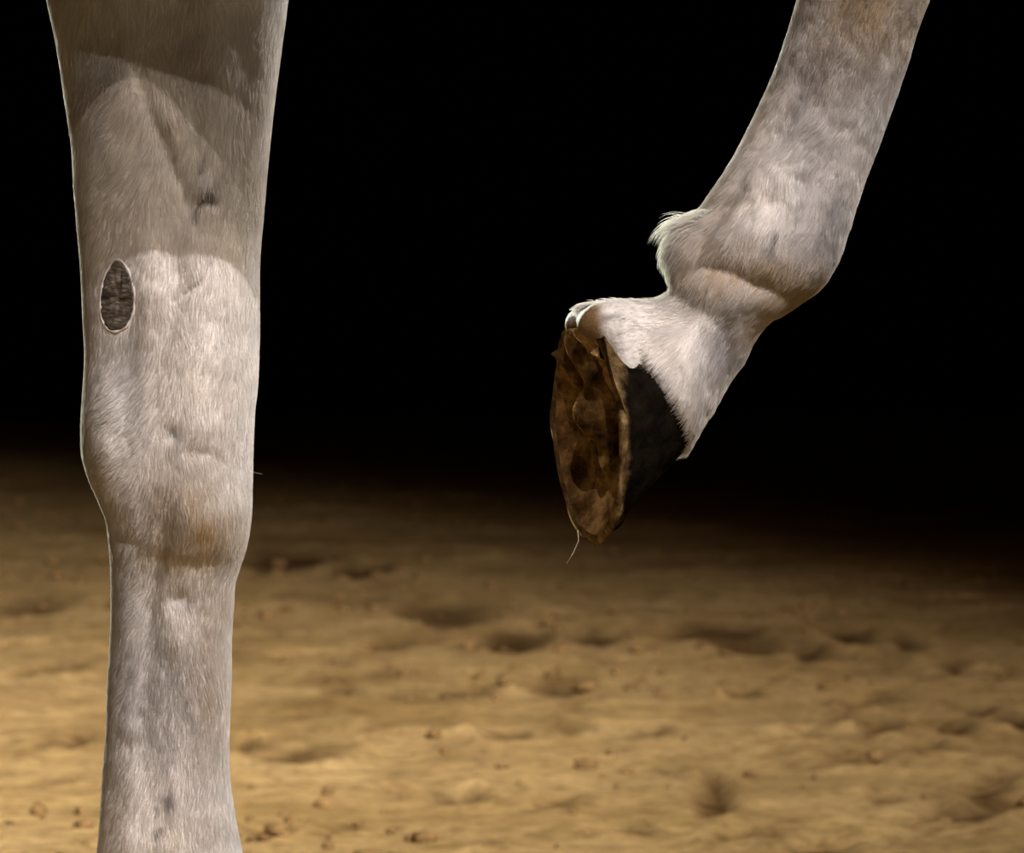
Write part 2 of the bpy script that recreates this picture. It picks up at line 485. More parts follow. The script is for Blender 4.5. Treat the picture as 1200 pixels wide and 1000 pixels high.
def make_hoof(M, lifted):
    nphi = 120
    phi = np.linspace(-math.pi, math.pi, nphi, endpoint=False)
    gx, gy = hoof_contour(phi)
    kx, ky, kz = coronet(phi)
    rows = []
    hn = np.random.default_rng(3)
    for t in np.linspace(0, 1, 26):
        flare = 0.004 * (1 - t) ** 2
        rr = 1 + 0.012 * math.sin(t * 26) * (0.4 + 0.6 * t)
        x = gx + (kx - gx) * t + flare * np.cos(phi)
        y = gy + (ky - gy) * t + flare * np.sin(phi)
        x = kx + (x - kx) * rr if t < 1 else x
        z = kz * t + 0.0015 * np.sin(phi * 7) * (1 - t) + (0.0015 if t == 0 else 0)
        rows.append(np.stack([x, y, z], 1))
    g = np.array(rows)
    wob = fbm(np.tile(phi, (26, 1)) * 5, np.tile(np.linspace(0, 4, 26)[:, None], (1, nphi)), 77, 3)
    c0 = np.array([-0.01, 0, 0])
    g[..., :2] += (g[..., :2] - c0[:2]) * (0.03 * wob[..., None])
    # bearing rim, inner wall, then closed over under the coronet
    rim = []
    for s, z in ((0.985, -0.001), (0.965, -0.0005), (0.955, 0.003), (0.94, 0.012)):
        rim.append(np.stack([gx * s, gy * s, np.full(nphi, z)], 1))
    top = []
    for s, dz in ((0.93, 0.003), (0.80, 0.003), (0.5, -0.004)):
        top.append(np.stack([-0.022 + (kx + 0.022) * s, ky * s, kz * (0.5 + 0.5 * s) + 0.02 * (1 - s) + dz], 1))
    allr = np.concatenate([np.array(rim[::-1]), g, np.array(top)], 0)
    v, f = closed_tube(allr)
    f = [q for q in f if nphi * len(allr) not in q]        # open underneath, the sole closes it
    ho = mesh_obj('hoof', tf(M, v), f, m_horn)
    phv = np.arctan2(v[:, 1], v[:, 0] + 0.01)
    cake = np.clip(np.exp(-np.clip(v[:, 2], 0, 1) / 0.006) + 0.85 * sstep(1.75, 2.5, np.abs(phv)) * sstep(0.075, 0.02, v[:, 2]), 0, 1)
    ka = ho.data.attributes.new('caked', 'FLOAT', 'POINT')
    ka.data.foreach_set('value', cake.astype(np.float32))
    # sole plate with concavity, bars and grooves beside the frog
    n, m = 44, 120
    ph = np.linspace(-math.pi, math.pi, m, endpoint=False)
    bx, by = hoof_contour(ph)
    rows = []
    for q in np.linspace(0.0, 1.0, n):
        x, y = bx * 0.96 * q, by * 0.96 * q
        r = q
        z = 0.017 * (1 - r ** 4.0)
        u = (x + 0.055) / 0.085                       # 0 at heels, 1 at frog apex
        hw = 0.022 * (1 - np.clip(u, 0, 1)) + 0.002
        d = np.abs(np.abs(y) - hw - 0.004)
        on = sstep(-0.15, 0.0, u) * sstep(1.15, 0.35, u)
        z = z + 0.014 * np.exp(-(d / 0.006) ** 2) * on
        bar = np.abs(np.abs(y) - hw - 0.013)
        z = z - 0.010 * np.exp(-(bar / 0.005) ** 2) * sstep(0.75, 0.3, u)
        z = z + 0.006 * fbm(x * 70, y * 70, 31, 4) * (1 - r ** 4) + 0.0012
        rows.append(np.stack([x, y, z], 1))
    gr = np.array(rows)[1:]
    vv = gr.reshape(-1, 3)
    ff = grid_faces(len(gr), m)
    vv = np.vstack([vv, gr[0].mean(0)])
    for j in range(m):
        ff.append((len(vv) - 1, (j + 1) % m, j))
    so = mesh_obj('sole', tf(M, vv), ff, m_sole)
    # frog: wedge from the heels to its apex with a central furrow
    rows = []
    for u in np.linspace(0, 1, 40):
        x = -0.060 + 0.088 * u
        hw = 0.025 * (1 - u) ** 0.9 + 0.0035 * (1 - u ** 6) + 0.0005
        h = 0.019 * (1 - u ** 4) * (0.8 + 0.2 * math.cos(u * 9)) + 0.001
        rr = []
        for a in np.linspace(0, 2 * math.pi, 28, endpoint=False):
            yy = hw * math.copysign(abs(math.cos(a)) ** 0.7, math.cos(a))
            zz = math.copysign(abs(math.sin(a)) ** 0.7, math.sin(a))
            fur = 0.0075 * math.exp(-(yy / 0.005) ** 2) * max(0.0, 1 - u * 1.35) if zz < 0 else 0
            rr.append((x, yy, 0.013 + 0.003 * math.sin(u * 17 + yy * 120) + h * zz * (1.0 if zz < 0 else 0.6) + fur + 0.001 * math.sin(u * 23 + yy * 300)))
        rows.append(rr)
    v, f = closed_tube(np.array(rows))
    fr = mesh_obj('frog', tf(M, v), f, m_sole)
    adopt(ho)
    for o in (so, fr):
        o.parent = ho
    ho['label'] = 'dark sand-caked hoof of the lifted leg, sole showing' if lifted else 'hoof of the standing leg'
    return ho


# --- standing foreleg: silhouette read from the photograph, section by section
left_e = [(-260, 20), (-160, 20), (-80, 34), (0, 56), (40, 65), (80, 72), (120, 78), (160, 84), (220, 88), (260, 91), (310, 95), (370, 98), (420, 100),
          (460, 98), (500, 96), (530, 97), (555, 103), (580, 113), (605, 123), (630, 127.5), (660, 130), (700, 131), (750, 130),
          (800, 127), (860, 125), (910, 121), (960, 118), (1000, 115), (1040, 112), (1080, 114), (1110, 124), (1140, 146), (1190, 180), (1240, 205),
          (1290, 212), (1330, 210), (1380, 212)]
right_e = [(-260, 350), (-160, 350), (-80, 345), (0, 336), (60, 328), (130, 319), (190, 313), (250, 308), (300, 304), (400, 303), (450, 301), (480, 298), (520, 296),
           (560, 295), (610, 293), (640, 288), (660, 282), (680, 276), (710, 273), (740, 271), (800, 270), (850, 268), (900, 268), (925, 270),
           (970, 277), (1000, 283), (1040, 292), (1080, 300), (1110, 306), (1140, 312), (1190, 330), (1240, 352), (1290, 384), (1330, 396), (1380, 400)]
depth_e = [(-260, .17), (-100, .15), (0, .128), (120, .112), (260, .098), (370, .092), (450, .094), (520, .095), (600, .091), (640, .083),
           (680, .068), (740, .060), (850, .058), (930, .060), (1000, .068), (1080, .078), (1130, .076), (1190, .068), (1250, .075), (1300, .094), (1380, .100)]
PY = np.linspace(-250, 1300, 560)
NC = 190
th = np.linspace(0, 2 * math.pi, NC, endpoint=False)
L_ = pchip(*zip(*left_e), PY); R_ = pchip(*zip(*right_e), PY); D_ = pchip(*zip(*depth_e), PY)


def superellipse(c, e):
    return np.sign(c) * np.abs(c) ** e


S = np.zeros((len(PY), NC, 3))
ct, st = superellipse(np.cos(th), 0.88), superellipse(np.sin(th), 0.88)
for i, py in enumerate(PY):
    a = P(L_[i], py, 0); b = P(R_[i], py, 0)
    c = (a + b) / 2
    w = D_[i] / 2 * (1 + 0.10 * ct)
    S[i, :, 0] = c[0] + (b[0] - a[0]) / 2 * ct
    S[i, :, 1] = -w * st
    S[i, :, 2] = c[2]

U, V = np.meshgrid(np.arange(NC), PY)
PXs = S[..., 0] / 5 * FPX + 600
h = np.zeros_like(PXs)
px, py = PXs, V
for cx, cy, sx, sy, ang, amp in [
    (240, 600, 40, 42, 0, 13), (245, 440, 34, 52, 0, 11), (206, 505, 9, 10, 0, -4), (238, 527, 17, 7, 6, -1.4), (235, 500, 24, 14, 0, 3),
    (185, 335, 20, 42, 0, 7), (262, 345, 32, 55, 0, 8), (209, 330, 8, 40, 2, -4), (224, 340, 4, 14, 55, -1.5),
    (118, 505, 22, 44, 0, 9), (152, 485, 11, 60, 4, -4.5), (128, 180, 38, 75, 12, 9), (195, 170, 8, 75, -22, -6), (256, 120, 14, 90, -3, 6),
    (246, 222, 8, 11, 0, 5), (240, 238, 5, 4, -35, -2.5), (250, 238, 7, 4, 0, -2), (295, 90, 12, 70, 0, -4),
    (150, 800, 14, 190, 0, 3), (176, 790, 8, 110, 3, -2.2), (205, 730, 12, 30, -10, 3), (220, 850, 22, 120, 0, 4), (212, 700, 9, 9, 0, -4),
    (258, 740, 7, 40, 6, 4), (160, 950, 20, 50, 10, 6), (210, 940, 16, 36, 0, 5), (145, 632, 14, 5, 0, -3), (192, 645, 6, 30, 10, -3), (250, 960, 14, 40, 0, 5)]:
    h += amp * gauss(px, py, cx, cy, sx, sy, ang)
h += 7 * sstep(662, 640, py + 0.06 * (px - 230) ** 2 / 20) * sstep(560, 640, py) * gauss(px, py * 0, 240, 0, 42, 1e6) * 0.8
h += 1.6 * fbm(px / 26, py / 34, 41, 4) + 2.0 * fbm(px / 45, py / 70, 43, 2)
front = np.clip(st, 0, 1)[None, :] ** 0.7
S[..., 1] -= 1.5 * h / 1800.0 * front
back = np.clip(-st, 0, 1)[None, :] ** 0.7
S[..., 1] += back / 1800.0 * (8 * gauss(px, py, 235, 560, 45, 70) + 6 * gauss(px, py, 190, 150, 60, 120) + 2 * fbm(px / 30, py / 40, 55, 3))

# --- lifted foreleg: (back edge, front edge, width across)
pairs = [((968, -150), (1150, -90), .096), ((955, -75), (1112, -45), .090), ((935, 0), (1079, 24), .066), ((915, 65), (1060, 84), .058),
         ((888, 130), (1035, 155), .056), ((852, 198), (1010, 222), .060), ((822, 242), (995, 268), .067), ((796, 268), (984, 300), .073),
         ((784, 292), (964, 334), .075), ((786, 312), (930, 361), .072), ((789, 328), (905, 376), .068), ((784, 341), (887, 396), .066),
         ((770, 350), (874, 420), .068)]
secs = []
for (b, f, w) in pairs:
    B, Fp = P(b[0], b[1], NEAR_Y), P(f[0], f[1], NEAR_Y)
    secs.append(np.concatenate([(B + Fp) / 2, (Fp - B) / 2, (0, -w / 2, 0)]))
Mu = np.array(F_UP)
ux, uy, uz = Mu[:3, 0], Mu[:3, 1], Mu[:3, 2]
if uy[1] > 0:
    uy = -uy                     # towards the viewer
kx, ky, kz = coronet(np.array([0.0, math.pi]))
cf_, cb_ = tf(F_UP, [(kx[0], 0, kz[0])])[0], tf(F_UP, [(kx[1], 0, kz[1])])[0]
cc, ca = (cf_ + cb_) / 2, (cf_ - cb_) / 2
print('coronet front', pix([cf_]), 'heel', pix([cb_]), 'near', pix([cc + uy * .05]), 'far', pix([cc - uy * .05]))
last = secs[-1]
for t, g in ((0.33, 1.0), (0.66, 1.0), (1.0, 0.985), (0.90, 0.84), (0.70, 0.5)):
    C = last[:3] * (1 - t) + cc * t
    q = 1.0 if g < 0.98 else t          # past the coronet the skin folds back up inside the hoof
    A = (last[3:6] * (1 - q) + ca * q) * g
    W = (last[6:9] * (1 - q) + uy * 0.0495 * q) * g
    secs.append(np.concatenate([C, A, W]))
secs = np.array(secs)
arc = np.concatenate([[0], np.cumsum(np.linalg.norm(np.diff(secs[:, :3], axis=0), axis=1) + 0.004)])
NT = 420
tt = np.linspace(0, arc[-1], NT)
dense = np.stack([pchip(arc, secs[:, k], tt) for k in range(9)], 1)
NC2 = 170
th2 = np.linspace(0, 2 * math.pi, NC2, endpoint=False)
c2, s2 = superellipse(np.cos(th2), 0.92), superellipse(np.sin(th2), 0.92)
G = dense[:, None, :3] + c2[None, :, None] * dense[:, None, 3:6] + (s2 * (1 + 0.10 * c2))[None, :, None] * dense[:, None, 6:9]
GN, _, _ = grid_normals(G)
if (GN[NT // 2, NC2 // 4] @ np.array([0, -1, 0])) < 0:
    GN = -GN
px2, py2 = pix(G.reshape(-1, 3))
px2, py2 = px2.reshape(NT, NC2), py2.reshape(NT, NC2)
h2 = np.zeros_like(px2)
for cx, cy, sx, sy, ang, amp in [
    (900, 265, 45, 40, 0, 7), (935, 200, 20, 50, 20, 5), (868, 215, 8, 60, 30, -5), (965, 190, 8, 60, 18, -4), (905, 340, 40, 9, 22, -5),
    (840, 345, 20, 16, 0, 5), (830, 310, 30, 9, 10, -5), (800, 300, 12, 30, 10, 4), (800, 430, 20, 35, -30, 5), (775, 375, 20, 8, -10, -5),
    (960, 60, 11, 70, 20, -2.5), (1010, 70, 14, 70, 20, 3), (845, 400, 14, 30, 30, -3), (745, 362, 20, 7, 10, -5), (900, 150, 12, 50, 28, 4)]:
    h2 += amp * gauss(px2, py2, cx, cy, sx, sy, ang)
h2 += 2.0 * fbm(px2 / 26, py2 / 30, 61, 4)
fr2 = np.clip(s2, 0, 1)[None, :] ** 0.7
G = G + GN * (1.5 * h2 * fr2 / 1880.0)[..., None]


# --- trunk, neck, head and hindquarters (above and behind the picture)
def tube_mesh(ctrl, n=40, nc=32):
    """ctrl rows: (x, y, z, half height, half width); sections stand across the spine"""
    c = np.array(ctrl, float)
    s = np.concatenate([[0], np.cumsum(np.linalg.norm(np.diff(c[:, :3], axis=0), axis=1))])
    u = np.linspace(0, s[-1], n)
    d = np.stack([pchip(s, c[:, k], u) for k in range(5)], 1)
    T = np.gradient(d[:, :3], axis=0); T /= np.linalg.norm(T, axis=1, keepdims=True)
    W = np.tile(np.array([0, 1.0, 0]), (n, 1)); W -= T * (W * T).sum(1, keepdims=True)
    W /= np.linalg.norm(W, axis=1, keepdims=True)
    Hh = np.cross(T, W)
    a = np.linspace(0, 2 * math.pi, nc, endpoint=False)
    return d[:, None, :3] + np.cos(a)[None, :, None] * Hh[:, None] * np.maximum(d[:, 3], .004)[:, None, None] + np.sin(a)[None, :, None] * W[:, None] * np.maximum(d[:, 4], .004)[:, None, None]


MY = -0.12                          # the horse's middle plane
pieces = []
pieces.append(tube_mesh([(-1.72, MY, 1.22, .02, .02), (-1.66, MY, 1.20, .16, .14), (-1.50, MY, 1.20, .26, .24), (-1.25, MY, 1.19, .28, .27), (-0.95, MY, 1.15, .29, .29),
                         (-0.62, MY, 1.14, .30, .29), (-0.35, MY, 1.16, .30, .25), (-0.12, MY, 1.18, .28, .21), (0.06, MY, 1.20, .22, .17), (0.16, MY, 1.22, .10, .09), (.18, MY, 1.22, .01, .01)]))
pieces.append(tube_mesh([(-0.30, MY, 1.25, .20, .12), (-0.05, MY, 1.40, .24, .11), (0.14, MY, 1.56, .19, .085), (0.27, MY, 1.70, .14, .07), (0.36, MY, 1.77, .09, .06), (.39, MY, 1.79, .02, .02)]))
pieces.append(tube_mesh([(0.33, MY, 1.81, .03, .03), (0.38, MY, 1.77, .11, .085), (0.45, MY, 1.64, .12, .09), (0.53, MY, 1.45, .08, .06), (0.58, MY, 1.32, .06, .05), (.60, MY, 1.26, .055, .05), (.61, MY, 1.23, .02, .02)]))
for s in (-1, 1):                   # ears
    pieces.append(tube_mesh([(0.36, MY + s * .05, 1.82, .02, .02), (0.365, MY + s * .065, 1.88, .03, .022), (0.38, MY + s * .06, 1.96, .006, .006)], 14, 14))
# shoulder and forearm of the lifted leg, reaching forward to the knee
kn = P(1058, -118, NEAR_Y)
pieces.append(tube_mesh([(-0.24, -0.20, 1.28, .06, .05), (-0.14, -0.25, 1.12, .15, .09), (-0.10, -0.265, 1.00, .125, .085), (0.02, -0.255, 0.945, .085, .070), (0.15, NEAR_Y, 0.915, .066, .056),
                         (kn[0] - .02, NEAR_Y, kn[2] + .01, .060, .048), (kn[0] + .045, NEAR_Y, kn[2] - .008, .040, .038), (kn[0] + .06, NEAR_Y, kn[2] - .01, .01, .01)]))
# shoulder of the standing leg
pieces.append(tube_mesh([(-0.20, -0.03, 1.34, .05, .05), (-0.16, -0.01, 1.16, .16, .085), (-0.20, -0.005, 0.99, .115, .075), (-0.215, 0, 0.90, .088, .062), (-0.215, 0, .86, .06, .045)]))
# hind legs
for s in (-1, 1):
    y0 = MY + s * 0.13
    dx0 = 0.0 if s < 0 else -0.16
    pieces.append(tube_mesh([(-1.38, y0 * .9 + MY * .1, 1.25, .10, .08), (-1.36 + dx0 * .2, y0, 1.05, .21, .12), (-1.33 + dx0 * .5, y0, .84, .14, .085), (-1.44 + dx0, y0, .62, .075, .05), (-1.52 + dx0, y0, .50, .062, .042),
                             (-1.51 + dx0, y0, .40, .044, .034), (-1.49 + dx0, y0, .25, .036, .028), (-1.475 + dx0, y0, .19, .046, .036), (-1.44 + dx0, y0, .12, .036, .033), (-1.40 + dx0, y0, .05, .045, .042), (-1.39 + dx0, y0, .03, .02, .02)], 60, 24))
vv, ff = [], []
off = 0
for g in pieces:
    v, f = closed_tube(g)
    vv.append(v); ff += [[q + off for q in t] for t in f]; off += len(v)
trunk = mesh_obj('trunk_build', np.vstack(vv), ff, None)
bm = bmesh.new(); bm.from_mesh(trunk.data); bmesh.ops.recalc_face_normals(bm, faces=bm.faces); bm.to_mesh(trunk.data); bm.free()
md = trunk.modifiers.new('r', 'REMESH'); md.mode = 'VOXEL'; md.voxel_size = 0.012
md = trunk.modifiers.new('s', 'SMOOTH'); md.factor = 0.5; md.iterations = 12


def closed_obj(name, grid):
    v, f = closed_tube(grid)
    o = mesh_obj(name, v, f, None)
    b = bmesh.new(); b.from_mesh(o.data); bmesh.ops.recalc_face_normals(b, faces=b.faces); b.to_mesh(o.data); b.free()
    return o


leg_s = closed_obj('leg_stand_build', S)
leg_u = closed_obj('leg_up_build', G)


def bulb(M, y, r, c):
    b = bmesh.new(); bmesh.ops.create_icosphere(b, subdivisions=4, radius=1.0)
    me = bpy.data.meshes.new('bulb'); b.to_mesh(me); b.free()
    o = bpy.data.objects.new('bulb_build', me); col.objects.link(o)
    vs_ = np.array([v.co[:] for v in me.vertices]) * np.array(r) + np.array([c[0], y, c[1]])
    vs_ = tf(M, vs_)
    for v, p in zip(me.vertices, vs_):
        v.co = p
    return o


bulbs = [bulb(M, s * 0.017, (0.020, 0.024, 0.026), (-0.061, 0.018 + 0.002 * s)) for M in (F_UP, F_STAND) for s in (-1, 1)]

bulbs += [bulb(M, s * 0.037, (0.024, 0.012, 0.011), (-0.044, 0.017 + 0.001 * s)) for M in (F_UP, F_STAND) for s in (-1, 1)]
dg = bpy.context.evaluated_depsgraph_get()
tm = bpy.data.meshes.new_from_object(trunk.evaluated_get(dg))
trunk.modifiers.clear(); trunk.data = tm


def smooth_local(me, centers, rad, iters=10):
    n = len(me.vertices)
    co = np.empty(n * 3); me.vertices.foreach_get('co', co); co = co.reshape(-1, 3)
    ed = np.empty(len(me.edges) * 2, dtype=np.int32); me.edges.foreach_get('vertices', ed); ed = ed.reshape(-1, 2)
    w = np.zeros(n)
    for c, r in zip(centers, rad):
        d = np.linalg.norm(co - c, axis=1)
        w = np.maximum(w, sstep(r, r * 0.6, d))
    ed = ed[(w[ed[:, 0]] > 0) | (w[ed[:, 1]] > 0)]
    ids, inv = np.unique(ed, return_inverse=True)
    inv = inv.reshape(-1, 2); m_ = len(ids)
    a_, b_ = np.concatenate([inv[:, 0], inv[:, 1]]), np.concatenate([inv[:, 1], inv[:, 0]])
    cnt = np.bincount(a_, minlength=m_)
    q = co[ids]; wq = (w[ids] * 0.5)[:, None]
    for _ in range(iters):
        acc = np.stack([np.bincount(a_, q[b_, k], m_) for k in range(3)], 1)
        q = q + wq * (acc / cnt[:, None] - q)
    co[ids] = q
    me.vertices.foreach_set('co', co.ravel()); me.update()
    return co


body = leg_s
for o in [leg_u, trunk] + bulbs:
    md = body.modifiers.new('b', 'BOOLEAN'); md.operation = 'UNION'; md.object = o; md.solver = 'MANIFOLD'
dg = bpy.context.evaluated_depsgraph_get()
bme = bpy.data.meshes.new_from_object(body.evaluated_get(dg))
for o in [leg_u, trunk] + bulbs:
    bpy.data.objects.remove(o)
body.modifiers.clear(); body.data = bme; body.name = 'body'; bme.name = 'body'
print('body faces', len(bme.polygons))
top_s = P(195, -120, 0)
heel_u = tf(F_UP, [(-0.05, 0, 0.045)])[0]
co = smooth_local(bme, [top_s, P(1050, -110, NEAR_Y), heel_u, tf(F_STAND, [(-0.05, 0, 0.04)])[0]], [0.16, 0.14, 0.065, 0.05], 90)
bme.polygons.foreach_set('use_smooth', [True] * len(bme.polygons))
bme.materials.clear(); bme.materials.append(m_skin)
bme.polygons.foreach_set('material_index', [0] * len(bme.polygons))
adopt(body)


# --- coat colour: white with grey skin, stains and flecks, plus painted highlights and shade
def coat_color(co, skin=False):
    x, y = pix(co)
    facing = 1.0
    n = fbm(co[:, 0] * 60, co[:, 2] * 38 + co[:, 1] * 20, 81, 4)
    base = np.array([0.75, 0.695, 0.645])[None] * (1 + 0.12 * n[:, None])
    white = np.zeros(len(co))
    for cx, cy, sx, sy, a in [(248, 440, 36, 70, 1), (190, 330, 22, 45, .7), (262, 340, 32, 50, .8), (905, 215, 34, 50, 1), (795, 400, 40, 45, .9), (180, 965, 55, 40, .9), (205, 738, 12, 26, .5)]:  # highlights of the lit planes painted into the coat
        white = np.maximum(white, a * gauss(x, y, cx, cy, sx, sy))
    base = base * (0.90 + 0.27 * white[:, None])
    mot = np.clip(fbm(co[:, 0] * 26 + 3, co[:, 2] * 15 + co[:, 1] * 9, 87, 4) * 1.3 - 0.05, 0, 0.5)[:, None]
    base = base * (1 - 0.55 * mot) + np.array([0.30, 0.265, 0.26]) * 0.55 * mot
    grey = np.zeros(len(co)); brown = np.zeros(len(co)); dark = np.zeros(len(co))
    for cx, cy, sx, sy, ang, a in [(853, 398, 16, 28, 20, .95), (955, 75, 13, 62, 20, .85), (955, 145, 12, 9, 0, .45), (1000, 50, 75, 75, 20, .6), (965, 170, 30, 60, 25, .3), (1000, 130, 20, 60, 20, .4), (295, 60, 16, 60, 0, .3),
                                   (152, 450, 10, 50, 8, .25), (165, 780, 18, 90, 4, .4), (195, 790, 40, 80, 0, .25), (238, 820, 16, 60, 0, .3), (225, 700, 26, 20, 0, .25), (205, 505, 8, 10, 0, .35), (212, 705, 12, 12, 0, .35), (250, 215, 12, 20, 0, .35), (978, 255, 16, 40, 10, .55), (245, 92, 14, 6, 0, .35), (215, 520, 40, 20, 0, .12)]:  # skin patches, plus shade painted on the cannons
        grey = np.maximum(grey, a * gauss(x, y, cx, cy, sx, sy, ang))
    for cx, cy, sx, sy, ang, a in [(235, 625, 42, 28, 0, .85), (215, 585, 32, 32, 0, .6), (240, 528, 22, 6, 4, .5), (850, 322, 60, 16, 15, .8), (935, 345, 45, 16, -20, .95), (810, 295, 22, 32, 0, .5), (900, 318, 65, 18, 12, .85), (835, 290, 30, 22, 20, .55), (870, 300, 26, 20, 0, .35),
                                   (1030, 10, 60, 45, 0, .7), (985, 40, 40, 50, 20, .35), (900, 120, 20, 50, 28, .3), (300, 200, 16, 70, 0, .25), (245, 790, 16, 80, 0, .35), (850, 235, 22, 40, 30, .4), (260, 700, 20, 30, 0, .3), (880, 385, 10, 18, 30, .6)]:  # stains, plus shade painted on upper cannon, fetlock underside and knee crease
        brown = np.maximum(brown, a * gauss(x, y, cx, cy, sx, sy, ang))
    for cx, cy, sx, sy, ang, a in [(247, 228, 5, 6, 20, .9), (236, 238, 2, 9, 40, .9), (237, 190, 1.6, 9, 18, .7), (228, 334, 1.6, 11, 52, .6), (247, 307, 1.4, 5, 40, .5), (203, 505, 3.5, 4, 0, .6), (193, 587, 1.5, 3.5, 15, .7),
                                   (219, 824, 3, 4, 0, .7), (219, 846, 2.5, 5, 0, .4), (198, 938, 6, 8, -20, .7), (184, 948, 3, 3, 0, .6), (185, 974, 5, 3, -25, .8), (194, 899, 3, 2, 0, .6), (910, 278, 2.2, 8, 10, .8), (943, 200, 1.5, 6, 35, .5),
                                   (801, 282, 3, 4, 0, .6), (238, 527, 12, 3, 6, .4), (208, 388, 1.4, 8, 45, .4), (715, 372, 10, 2.5, -12, .7), (220, 60, 1, 1, 0, 0)]:
        dark = np.maximum(dark, a * gauss(x, y, cx, cy, sx, sy, ang))
    k = 1 + 0.5 * fbm(co[:, 0] * 160, co[:, 2] * 90, 91, 3)
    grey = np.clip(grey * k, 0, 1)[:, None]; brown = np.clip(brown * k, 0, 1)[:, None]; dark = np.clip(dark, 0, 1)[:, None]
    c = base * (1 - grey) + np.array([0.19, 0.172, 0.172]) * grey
    c = c * (1 - brown) + np.array([0.36, 0.25, 0.135]) * brown
    c = c * (1 - dark) + np.array([0.05, 0.04, 0.035]) * dark
    # sand-stained heel side of the lifted foot, caught at the edge of the bulbs
    l = (co - Mu[:3, 3]) @ Mu[:3, :3]
    heel = np.exp(-(np.linalg.norm(l - np.array([-0.052, 0, 0.012]), axis=1) / 0.030) ** 4)[:, None]
    foot = np.linalg.norm(l - np.array([-0.045, 0, 0.012]), axis=1) < 0.075
    under = (sstep(0.006, -0.002, l[:, 2] + 0.004 * fbm(l[:, 0] * 120, l[:, 1] * 120, 37, 3)) * foot)[:, None]
    heel = np.maximum(heel * 0.12, under)
    c = c * (1 - heel) + np.array([0.17, 0.10, 0.042]) * heel
    return np.clip(c, 0.01, 1)


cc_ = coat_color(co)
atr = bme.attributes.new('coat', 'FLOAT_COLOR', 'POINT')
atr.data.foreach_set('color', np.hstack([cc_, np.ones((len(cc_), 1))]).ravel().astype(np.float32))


# --- short coat as real hairs on the forelegs
def hairs_on(grid, n, length, lay, backlay, rowlim, seed, width=0.00016):
    r = np.random.default_rng(seed)
    nr, nc = grid.shape[:2]
    nrm, du, dv = grid_normals(grid)
    cen = grid.mean(1, keepdims=True)
    sgn = np.sign((nrm * (grid - cen)).sum(2).mean())
    nrm = nrm * sgn
    area = np.linalg.norm(np.cross(du, dv), axis=2)
    area[:rowlim[0]] = 0; area[rowlim[1]:] = 0
    # one hair in eight for the side away from the light and the viewer
    pr = (area / area.sum()).ravel()
    idx = r.choice(nr * nc, n, p=pr)
    i, j = idx // nc, idx % nc
    fi = np.clip(i + r.random(n) - .5, 0, nr - 1.001); fj = (j + r.random(n) - .5) % nc
    i0 = fi.astype(int); j0 = fj.astype(int); a = (fi - i0)[:, None]; b = (fj - j0)[:, None]; j1 = (j0 + 1) % nc
    lerp = lambda g: (g[i0, j0] * (1 - b) + g[i0, j1] * b) * (1 - a) + (g[i0 + 1, j0] * (1 - b) + g[i0 + 1, j1] * b) * a
    p = lerp(grid); nn = lerp(nrm); nn /= np.linalg.norm(nn, axis=1, keepdims=True)
    t = lerp(dv); t /= np.linalg.norm(t, axis=1, keepdims=True)
    return p, nn, t, fi, fj, r


def build_hair(name, p, nn, d, length, width, colr, parent, mat, seg=4, curl=0.35, lift=0.22):
    """p roots, nn normals, d lay direction, length per hair"""
    n = len(p)
    hc = bpy.data.hair_curves.new(name)
    hc.add_curves([seg] * n)
    pts = np.zeros((n, seg, 3))
    dd = d - nn * (d * nn).sum(1, keepdims=True)
    dd /= np.linalg.norm(dd, axis=1, keepdims=True) + 1e-9
    for k in range(seg):
        s = k / (seg - 1)
        up = lift * (s - 0.75 * s * s)
        pts[:, k] = p + (dd * (s * length)[:, None]) + nn * ((up * length)[:, None])
    hc.attributes['position'].data.foreach_set('vector', pts.reshape(-1).astype(np.float32))
    ra = hc.attributes.new('radius', 'FLOAT', 'POINT') if 'radius' not in hc.attributes else hc.attributes['radius']
    prof = np.linspace(1, 0, seg) ** 0.6
    ra.data.foreach_set('value', (np.asarray(width).reshape(-1, 1) * prof[None] * np.ones((n, 1))).ravel().astype(np.float32))
    ca_ = hc.attributes.new('coat', 'FLOAT_COLOR', 'POINT')
    c4 = np.ones((n, seg, 4), np.float32); c4[..., :3] = colr[:, None]
    ca_.data.foreach_set('color', c4.ravel())
    na_ = hc.attributes.new('lay_normal', 'FLOAT_VECTOR', 'POINT')
    nj = nn + np.random.default_rng(n).normal(0, 0.16, nn.shape)
    nj /= np.linalg.norm(nj, axis=1, keepdims=True)
    na_.data.foreach_set('vector', np.repeat(nj, seg, axis=0).ravel().astype(np.float32))
    hc.materials.append(mat)
    o = bpy.data.objects.new(name, hc)
    col.objects.link(o)
    o.parent = parent
    return o


def coat_for(name, grid, n, rowlim, seed, layfn, lenfn):
    p, nn, t, fi, fj, r = hairs_on(grid, n, 0, 0, 0, rowlim, seed)
    x, y = pix(p)
    keep = ~((((x - 139) / 20) ** 2 + ((y - 344) / 46) ** 2 < 1) & (nn[:, 1] < 0))      # the chestnut is bare
    p, nn, t, x, y = p[keep], nn[keep], t[keep], x[keep], y[keep]
    d = layfn(p, nn, t, x, y)
    sw = fbm(x / 22, y / 30, seed + 5, 3)[:, None] * 0.55 + r.normal(0, 0.16, (len(p), 1))
    side = np.cross(nn, d)
    d = d + side * sw
    L = lenfn(x, y) * (0.65 + 0.6 * r.random(len(p)))
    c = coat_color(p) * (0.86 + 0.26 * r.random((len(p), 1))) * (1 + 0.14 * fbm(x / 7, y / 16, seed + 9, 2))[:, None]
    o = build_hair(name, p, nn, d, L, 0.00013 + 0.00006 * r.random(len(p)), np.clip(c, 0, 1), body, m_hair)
    return o


